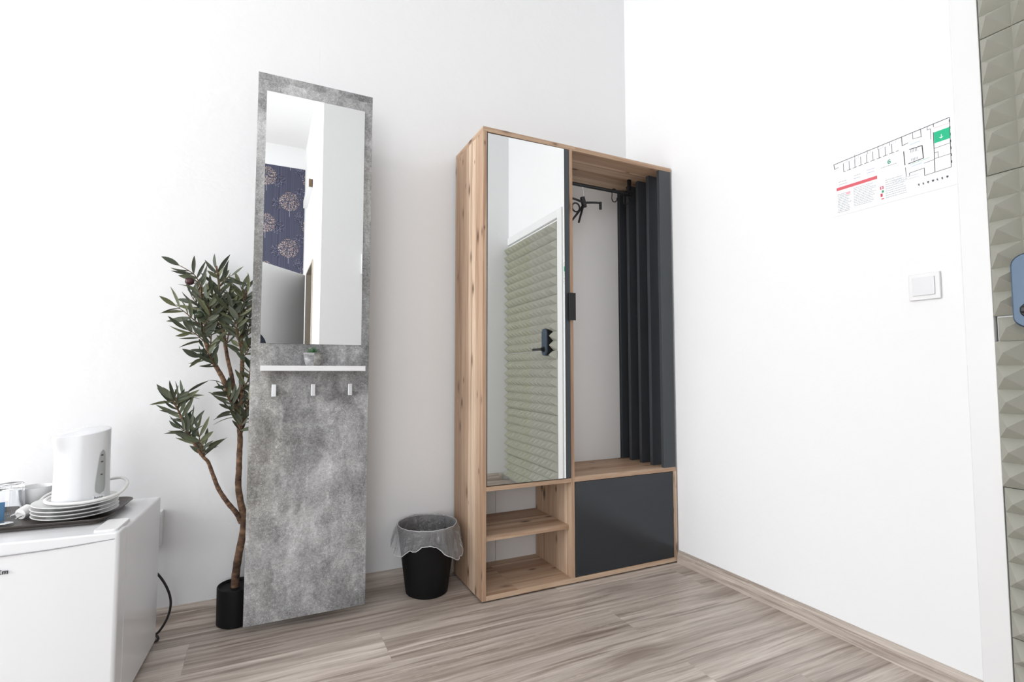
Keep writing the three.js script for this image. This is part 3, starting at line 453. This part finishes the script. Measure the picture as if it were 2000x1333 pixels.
// ---------------------------------------------------------------- black bin with a clear bag
{
  const cx = -1.208, cz = 0.138, b = thing('waste_bin', 'round black plastic waste bin lined with a clear bag', 'bin', [cx, 0, cz]);
  local(b, 'bucket', lathe([[0.001, 0], [0.082, 0], [0.088, 0.004], [0.1235, 0.268], [0.127, 0.272], [0.127, 0.278], [0.1225, 0.278], [0.119, 0.268], [0.0855, 0.008], [0.001, 0.008]], 56), P({ color: rgb(0.006, 0.0062, 0.0066), roughness: 0.6, specularIntensity: 0.4 }));
  const n = 300, uvs = [], pos = [], idx = [], film = P({ color: rgb(0.93, 0.93, 0.95), roughness: 0.12, transmission: 0.82, thickness: 0, bumpMap: creaseBump, bumpScale: 0.0045, side: THREE.DoubleSide });
  const rows = 30;
  for (let i = 0; i <= rows; i++) for (let j = 0; j <= n; j++) {
    const a = j / n * Math.PI * 2, s = i / rows, cs = Math.cos(a), sn = Math.sin(a);
    const ruf = fbm(Math.cos(a) * 3.2 + 9, Math.sin(a) * 3.2 + s * 1.2 + 4, 3) - 0.5, fine = fbm(Math.cos(a) * 11 + 3, Math.sin(a) * 11 + s * 3, 2) - 0.5;
    const pl = 1 - Math.pow(Math.abs(Math.sin(7 * a + 5 * fbm(cs * 2 + 5, sn * 2 + s * 2.5, 2))), 0.55), pl2 = 1 - Math.pow(Math.abs(Math.sin(15 * a + 9 * fbm(cs * 3, sn * 3 + s * 4, 2))), 0.6);
    let r, y;
    if (s < 0.45) { const u = s / 0.45; r = 0.086 + 0.035 * u - 0.012 * Math.abs(ruf) * (1 - u); r += (0.020 * ruf + 0.014 * fine) * Math.sin(Math.PI * u) - 0.006 + 0.003 * u - (0.012 * pl + 0.005 * pl2) * Math.sin(Math.PI * Math.min(1, u * 0.95)); y = 0.05 + 0.225 * u; }
    else if (s < 0.55) { const u = (s - 0.45) / 0.10; r = 0.1185 + 0.0110 * u; y = 0.275 + 0.008 * Math.sin(Math.PI * u) + 0.001 + 0.006 * fine * Math.sin(Math.PI * u); }
    else {
      const u = (s - 0.55) / 0.45, dr = Math.cos(a - 0.75), dl = Math.cos(a - 3.0), fr = Math.max(0, Math.cos(a - 1.75));   // longer flaps right and left, short band in front
      const L = 0.038 + 0.080 * Math.pow(Math.max(0, dr), 3) + 0.058 * Math.pow(Math.max(0, dl), 3) + 0.024 * ruf;
      r = 0.1295 + u * (0.004 + 0.016 * Math.pow(Math.max(0, dr), 2) + 0.016 * Math.pow(Math.max(0, dl), 2) + 0.045 * ruf * (1 - 0.6 * fr)) + 0.022 * fine * Math.sqrt(u) + (0.010 * pl + 0.005 * pl2) * Math.sqrt(u) * (1 - 0.5 * fr); y = 0.276 - u * L;
      r = Math.min(0.152, Math.max(r, 0.1285 - (0.278 - y) * 0.10));
    }
    pos.push(cs * r, y, sn * r); uvs.push(j / n * 5, s * 2.2);
  }
  for (let i = 0; i < rows; i++) for (let j = 0; j < n; j++) { const a = i * (n + 1) + j, c = a + n + 1; idx.push(a, c, a + 1, a + 1, c, c + 1); }
  const g = new THREE.BufferGeometry(); g.setAttribute('position', new THREE.Float32BufferAttribute(pos, 3)); g.setAttribute('uv', new THREE.Float32BufferAttribute(uvs, 2)); g.setIndex(idx); g.computeVertexNormals();
  const bag = local(b, 'bag', g, film, 'crumpled clear plastic bag');
  const hem = P({ color: rgb(0.9, 0.9, 0.92), roughness: 0.35, transmission: 0.35, thickness: 0 }), edge = [], rimE = [];
  for (let j = 0; j <= n; j++) { const k = (rows * (n + 1) + j) * 3; edge.push(V(pos[k], pos[k + 1], pos[k + 2])); const q = (15 * (n + 1) + j) * 3; rimE.push(V(pos[q], pos[q + 1], pos[q + 2])); }
  local(bag, 'hem', sweep(edge, 0.0015, 0.0015, 400, 5), hem); local(bag, 'hem', sweep(rimE, 0.0011, 0.0011, 300, 5), hem);
}

// ---------------------------------------------------------------- small fridge
const FT = 0.494;
{
  const f = thing('mini_fridge', 'small white table-top fridge with a hinged door, left of the olive tree', 'fridge', [-2.3995, 0, 0.339], -0.065);
  local(f, 'body', box(-0.225, 0.225, 0.015, FT, -0.195, 0.158, 0.006, 2), mWhiteGloss);
  local(f, 'back_recess', box(-0.20, 0.20, 0.02, 0.15, -0.205, -0.1945, 0.002), mBlackMetal);
  // door with softly bowed front and a sloping grey strip painted as the shadow line of the grip
  const s = new THREE.Shape(); s.moveTo(-0.225, 0.162); s.lineTo(0.225, 0.162); s.lineTo(0.225, 0.208); s.absarc(0.215, 0.208, 0.010, 0, Math.PI / 2); s.quadraticCurveTo(0, 0.228, -0.215, 0.218); s.absarc(-0.215, 0.208, 0.010, Math.PI / 2, Math.PI); s.lineTo(-0.225, 0.162);
  const dg = new THREE.ExtrudeGeometry(s, { depth: 0.452, bevelEnabled: true, bevelThickness: 0.004, bevelSize: 0.004, bevelOffset: -0.004, bevelSegments: 3, curveSegments: 14 }).rotateX(Math.PI / 2).translate(0, FT - 0.004 + 0.004, 0);
  const d = local(f, 'door', dg, mWhiteGloss);
  local(d, 'grip_shadow_strip', sweep([[-0.222, 0.4625, 0.2175], [-0.11, 0.4645, 0.2235], [0, 0.468, 0.2255], [0.11, 0.473, 0.2225], [0.2145, 0.481, 0.2175]], 0.0014, 0.0014, 24, 6), mGreyEdge, 'thin grey strip painted as the shadow line of the grip');
  const letters = [];
  const bx = (x0, x1, y0, y1) => letters.push(box(x0, x1, y0, y1, 0.2225, 0.2265, 0.0004));
  let ox = -0.021; bx(ox, ox + 0.008, 0.4235, 0.4250); bx(ox, ox + 0.008, 0.4320, 0.4335); bx(ox, ox + 0.0015, 0.4235, 0.4335); bx(ox, ox + 0.006, 0.4278, 0.4292); ox = -0.0105; bx(ox, ox + 0.0014, 0.4235, 0.4310); bx(ox + 0.0045, ox + 0.0059, 0.4235, 0.4310); bx(ox, ox + 0.010, 0.4300, 0.4314); bx(ox + 0.009, ox + 0.0104, 0.4235, 0.4310);
  local(d, 'badge', merge(...letters), M({ color: rgb(0.10, 0.10, 0.11), roughness: 0.3, metalness: 0.8 }), 'dark metal lettering badge');
  local(f, 'hinge_cover', extrude(roundShape(0.162, 0.216, -0.205, -0.095, 0.010), 0.010, 0.002).rotateX(-Math.PI / 2).translate(0, FT - 0.001, 0), mWhite, 'white hinge cover');
  for (const x of [-0.19, 0.19]) for (const z of [-0.15, 0.13]) local(f, 'foot', new THREE.CylinderGeometry(0.014, 0.016, 0.016, 14).translate(x, 0.008, z), mBlackMetal);
  const cord = thing('power_cord', 'black power cord drooping beside the white fridge', 'cord', [-2.175, 0, 0.075]);
  part(cord, 'cable', sweep([[-2.235, 0.262, 0.12], [-2.205, 0.245, 0.10], [-2.172, 0.205, 0.085], [-2.143, 0.150, 0.085], [-2.132, 0.105, 0.09], [-2.139, 0.060, 0.095], [-2.160, 0.022, 0.105], [-2.183, 0.006, 0.12], [-2.176, 0.006, 0.142], [-2.160, 0.006, 0.135], [-2.168, 0.012, 0.115], [-2.205, 0.006, 0.105], [-2.26, 0.006, 0.10]], 0.0040, 0.0040, 90, 8), M({ color: rgb(0.012, 0.010, 0.010), roughness: 0.5 }));
  const so = thing('wall_socket', 'white surface socket box on the wall behind the fridge', 'socket', [-2.225, 0.286, 0.016]);
  local(so, 'casing', box(-0.050, 0.050, 0, 0.128, -0.0155, 0.0155, 0.004, 2), mWhite); local(so, 'cover', box(-0.042, 0.042, 0.01, 0.118, 0.0156, 0.021, 0.003, 2), mWhite);
}
// tray with plates, kettle, glass, bowl, packets
const TT = FT + 0.0075;                                   // tray floor
{
  const t = thing('serving_tray', 'dark grey-brown serving tray with rounded corners on the fridge', 'tray', [-2.43, FT + 0.0005, 0.322], -0.065);
  const mT = M({ color: rgb(0.065, 0.055, 0.048), roughness: 0.45 });
  local(t, 'tray_floor', extrude(roundShape(-0.178, 0.178, -0.118, 0.118, 0.03), 0.006, 0.001).rotateX(-Math.PI / 2), mT);
  const o = roundShape(-0.198, 0.198, -0.134, 0.134, 0.045).getPoints(10), i = roundShape(-0.170, 0.170, -0.110, 0.110, 0.028).getPoints(10), n = Math.min(o.length, i.length) - 1, pos = [], idx = [];
  const ring = [[0, 0.0015], [0.85, 0.0155], [1, 0.0175], [1.0, 0.0150], [0.86, 0.0125], [0.05, 0.0005]];
  ring.forEach(([u, y]) => { for (let k = 0; k <= n; k++) pos.push(i[k].x + (o[k].x - i[k].x) * u, y + 0.0008, -(i[k].y + (o[k].y - i[k].y) * u)); });
  for (let r = 0; r < ring.length - 1; r++) for (let k = 0; k < n; k++) { const a = r * (n + 1) + k, b = a + n + 1; idx.push(a, a + 1, b, b, a + 1, b + 1); }
  const g = new THREE.BufferGeometry(); g.setAttribute('position', new THREE.Float32BufferAttribute(pos, 3)); g.setIndex(idx); g.computeVertexNormals(); mT.side = THREE.DoubleSide;
  local(t, 'rim', g, mT);
}
const KX = -2.342, KZ = 0.352;
{
  const order = ['lowest', 'second lowest', 'second highest', 'topmost'];
  const g = lathe([[0.001, 0.002], [0.050, 0.002], [0.052, 0], [0.056, 0], [0.058, 0.003], [0.082, 0.0075], [0.098, 0.0125], [0.1005, 0.0145], [0.0995, 0.0160], [0.096, 0.0150], [0.080, 0.0105], [0.056, 0.0062], [0.001, 0.0055]], 64);
  const mPl = P({ color: rgb(0.72, 0.72, 0.71), roughness: 0.2 });
  order.forEach((w, i) => { const m = new THREE.Mesh(g, mPl); m.name = numbered('dinner_plate'); m.position.set(KX + rr(-0.002, 0.002), TT + i * 0.0105, KZ + rr(-0.002, 0.002)); m.userData = { label: `white plate, ${w} of the four stacked under the kettle`, category: 'plate', group: 'plates stacked on the tray' }; dress(m); scene.add(m); });
}
{
  const y0 = TT + 3 * 0.0105 + 0.006, k = thing('electric_kettle', 'white plastic electric kettle standing on the stacked plates', 'kettle', [KX + 0.008, y0, KZ - 0.012], 0.0);
  const mK = P({ color: rgb(0.72, 0.73, 0.745), roughness: 0.22 });
  // body: oval in plan, spout pulled out at upper left front, top edge sloping up to the back
  const rows = 30, n = 72, H = 0.213, pos = [], idx = [], R = (a, u) => { const ca = Math.cos(a), sa = Math.sin(a); let r = 1 / Math.sqrt((ca / 0.0665) ** 2 + (sa / 0.058) ** 2); r *= 1 - 0.03 * u + 0.035 * Math.pow(1 - u, 6); let d = a - 2.45; d = Math.atan2(Math.sin(d), Math.cos(d)); r += 0.017 * Math.exp(-d * d / 0.10) * sm(0.62, 1.0, u); return r; };
  const top = (a) => H - 0.010 + 0.010 * Math.cos(a - 5.4);
  for (let i = 0; i <= rows; i++) for (let j = 0; j <= n; j++) { const a = j / n * 6.28319, u = i / rows, r = R(a, u); pos.push(Math.cos(a) * r, u * top(a), Math.sin(a) * r); }
  for (let i = 0; i < rows; i++) for (let j = 0; j < n; j++) { const a = i * (n + 1) + j, b = a + n + 1; idx.push(a, b, a + 1, a + 1, b, b + 1); }
  { const c = pos.length / 3; pos.push(0, 0, 0); for (let j = 0; j < n; j++) idx.push(c, j, j + 1); }
  const g = new THREE.BufferGeometry(); g.setAttribute('position', new THREE.Float32BufferAttribute(pos, 3)); g.setIndex(idx); g.computeVertexNormals(); local(k, 'body', g, mK);
  // lid: slightly domed, inset from the rim, spout corner left as a lower step
  { const p2 = [], ix = [], rings = [[1.0, -0.001], [0.955, 0.0016], [0.90, 0.0018], [0.5, 0.006], [0.0, 0.0075]];
    rings.forEach(([q, dy]) => { for (let j = 0; j <= n; j++) { const a = j / n * 6.28319, r = R(a, 1) * q; p2.push(Math.cos(a) * r, (H - 0.010) + (top(a) - H + 0.010) * q + dy, Math.sin(a) * r); } });
    for (let i = 0; i < rings.length - 1; i++) for (let j = 0; j < n; j++) { const a = i * (n + 1) + j, b = a + n + 1; ix.push(a, b, a + 1, a + 1, b, b + 1); }
    const q = new THREE.BufferGeometry(); q.setAttribute('position', new THREE.Float32BufferAttribute(p2, 3)); q.setIndex(ix); q.computeVertexNormals(); const lid = local(k, 'lid', q, mK);
    local(lid, 'lid_button', box(-0.012, 0.012, H - 0.004, H + 0.001, -0.045, -0.032, 0.002, 2), mK); }
  local(k, 'handle', sweep([[-0.014, 0.180, -0.045], [-0.022, 0.188, -0.075], [-0.026, 0.160, -0.092], [-0.025, 0.10, -0.088], [-0.018, 0.055, -0.065], [-0.014, 0.045, -0.050]], 0.009, 0.009, 40, 10), mK);
  // grey water gauge hugging the body, with level marks, and the printed name
  const sheet = (f, off, nu, nv, mat, nm, label) => { const q = [], ix = [], uv = []; for (let i = 0; i <= nv; i++) for (let j = 0; j <= nu; j++) { const [a, y] = f(j / nu, i / nv), r = R(a, y / top(a)) + off; q.push(Math.cos(a) * r, y, Math.sin(a) * r); uv.push(j / nu, i / nv); } for (let i = 0; i < nv; i++) for (let j = 0; j < nu; j++) { const a = i * (nu + 1) + j, b = a + nu + 1; ix.push(a, b, a + 1, a + 1, b, b + 1); } const g2 = new THREE.BufferGeometry(); g2.setAttribute('position', new THREE.Float32BufferAttribute(q, 3)); g2.setAttribute('uv', new THREE.Float32BufferAttribute(uv, 2)); g2.setIndex(ix); g2.computeVertexNormals(); mat.side = THREE.DoubleSide; return local(k, nm, g2, mat, label); };
  const A0 = 0.62;
  sheet((u, v) => { const y = 0.024 + 0.128 * v, hw = 0.25 * Math.pow(Math.max(0, 1 - Math.pow(2 * v - 1, 6)), 0.5) * (1 - 0.52 * v); return [A0 - 0.10 * v + (0.5 - u) * 2 * hw, y]; }, 0.0012, 12, 20, M({ color: rgb(0.36, 0.38, 0.37), roughness: 0.3 }), 'water_gauge', 'grey water gauge');
  for (const y of [0.078, 0.115, 0.134]) sheet((u, v) => [A0 - 0.05 + (0.5 - u) * 0.10, y + 0.004 * v], 0.0018, 4, 2, M({ color: rgb(0.06, 0.065, 0.06), roughness: 0.5 }), 'level_mark');
  const c = document.createElement('canvas'); c.width = 512; c.height = 160; const x = c.getContext('2d'); x.fillStyle = '#e7e8ea'; x.fillRect(0, 0, 512, 160); x.fillStyle = '#343840'; x.font = 'bold 150px sans-serif'; x.textAlign = 'center'; x.fillText('beno', 256, 128);
  const tx = new THREE.CanvasTexture(c); tx.colorSpace = THREE.SRGBColorSpace;
  sheet((u, v) => [A0 + 0.30 - u * 0.52, 0.008 + 0.0125 * v], 0.0006, 12, 2, P({ map: tx, roughness: 0.3 }), 'name_print', 'dark printed name');
  // cable wound round the foot, plug lying on the tray
  const yb = 0.009, mC = P({ color: rgb(0.78, 0.77, 0.75), roughness: 0.4 });
  local(k, 'cable', sweep([[0.045, 0.045, -0.075], [0.085, 0.050, -0.055], [0.108, 0.040, -0.015], [0.100, 0.022, 0.028], [0.072, yb + 0.006, 0.058], [0.03, yb + 0.002, 0.074], [-0.02, yb + 0.002, 0.072], [-0.062, yb + 0.002, 0.045], [-0.082, yb + 0.003, 0.002], [-0.074, yb + 0.006, -0.045], [-0.045, 0.012, -0.078], [0.0, 0.018, -0.092], [-0.05, 0.022, -0.098], [-0.092, 0.016, -0.075], [-0.108, 0.004, -0.055], [-0.114, -0.010, -0.040]], 0.0042, 0.0042, 150, 8), mC);
  const pl = local(k, 'plug', merge(new THREE.CylinderGeometry(0.0065, 0.011, 0.030, 14).translate(0, 0.025, 0), new THREE.CylinderGeometry(0.0175, 0.0150, 0.024, 18).translate(0, -0.002, 0)), mC); pl.position.set(-0.128, -0.0175, -0.005); pl.quaternion.setFromUnitVectors(V(0, 1, 0), V(0.42, 0.18, -0.85).normalize());
  for (const s of [-1, 1]) local(pl, 'pin', new THREE.CylinderGeometry(0.0022, 0.0022, 0.02, 10).translate(s * 0.008, -0.024, 0), mChrome);
}
{
  const glassM = P({ color: rgb(0.97, 0.985, 1), roughness: 0.02, transmission: 1, thickness: 0.01, ior: 1.5 });
  const tumbler = [[0.0005, 0.079], [0.0255, 0.079], [0.0285, 0.082], [0.0345, 0], [0.0322, 0], [0.0268, 0.070], [0.022, 0.0735], [0.0005, 0.0735]];
  const gg = new THREE.LatheGeometry([[0.0322, 0], [0.0345, 0], [0.0288, 0.0795], [0.0262, 0.0825], [0.0005, 0.0815], [0.0005, 0.072], [0.0225, 0.071], [0.0264, 0.066], [0.0322, 0]].map((q) => new THREE.Vector2(...q)), 48);
  single('drinking_glass', gg.clone().scale(1, 1.14, 1).translate(-2.512, TT, 0.285), glassM, 'clear glass tumbler upside down on the tray, whole in view', 'glass', 'upturned glasses');
  single('drinking_glass', gg.clone().scale(1, 1.14, 1).translate(-2.588, TT, 0.300), glassM, 'clear glass tumbler upside down, cut off at the left photo edge', 'glass', 'upturned glasses');
  single('white_bowl', lathe([[0.0005, 0], [0.024, 0], [0.028, 0.006], [0.038, 0.040], [0.042, 0.070], [0.0398, 0.0705], [0.035, 0.040], [0.022, 0.008], [0.0005, 0.006]], 48).translate(-2.475, TT, 0.225), mWhite, 'white bowl behind the upturned glass on the tray', 'bowl');
  const pk = (x, z, w, h, d, turn, tilt, col, label) => { const g = box(-w / 2, w / 2, 0, h, -d / 2, d / 2, 0.0015, 1); const q = g.attributes.position; for (let i = 0; i < q.count; i++) { const a = 1 - Math.pow(Math.abs(q.getX(i)) / (w / 2), 4) * 0.6; q.setZ(i, q.getZ(i) * a); } g.rotateX(tilt).rotateY(turn).translate(x, TT + 0.0005, z); g.computeVertexNormals(); return single('tea_packet', g, M({ color: rgb(...col), roughness: 0.4 }), label, 'packet', 'sachets on the tray'); };
  pk(-2.525, 0.346, 0.042, 0.052, 0.004, 0.25, -0.12, [0.05, 0.16, 0.30], 'blue tea sachet leaning between the upturned glasses');
  pk(-2.437, 0.285, 0.026, 0.028, 0.006, 0.3, 0, [0.38, 0.20, 0.10], 'brown sachet between the glass and the stacked plates');
  const sp = (x, z, turn, label) => single('teaspoon', merge(bar([-0.055, 0.004, 0], [0.03, 0.005, 0], 0.0018, 8), new THREE.SphereGeometry(0.013, 16, 10).scale(1.3, 0.28, 0.85).translate(0.044, 0.0045, 0)).rotateY(turn).translate(x, TT, z), mChrome, label, 'spoon', 'teaspoons');
  sp(-2.528, 0.392, 0.10, 'steel teaspoon lying at the front rim of the tray');
}
// dark chair added in place of the person behind the camera: its rounded back shows in the lower left corner of the panel mirror
{
  const mF = M({ color: rgb(0.012, 0.014, 0.026), roughness: 0.9 }), c = thing('stand_in_chair', 'dark navy chair with rounded back standing in for the person behind the camera, seen in the mirror corner', 'chair', [-2.085, 0, 3.02], 0.1);
  local(c, 'backrest', extrude(roundShape(-0.23, 0.23, 0.56, 1.30, 0.16), 0.06, 0.02).translate(0, 0, 0.16), mF);
  local(c, 'seat', box(-0.24, 0.24, 0.43, 0.50, -0.24, 0.22, 0.03, 3), mF);
  local(c, 'back_post', sweep([[0, 0.44, 0.1], [0, 0.46, 0.26], [0, 0.62, 0.235], [0, 0.8, 0.225]], 0.015, 0.015, 20, 10), mBlackMetal);
  local(c, 'gas_lift', new THREE.CylinderGeometry(0.025, 0.025, 0.36, 18).translate(0, 0.25, 0), mBlackMetal);
  for (let i = 0; i < 5; i++) { const a = i / 5 * 6.283, l = local(c, 'base_leg', sweep([[0, 0.085, 0], [Math.cos(a) * 0.15, 0.075, Math.sin(a) * 0.15], [Math.cos(a) * 0.29, 0.058, Math.sin(a) * 0.29]], 0.022, 0.014, 8, 8), mBlackMetal); local(l, 'castor', new THREE.CylinderGeometry(0.027, 0.027, 0.03, 16).rotateX(Math.PI / 2).translate(Math.cos(a) * 0.29, 0.027, Math.sin(a) * 0.29), mBlackMetal); }
}
renderer.render(scene, camera);
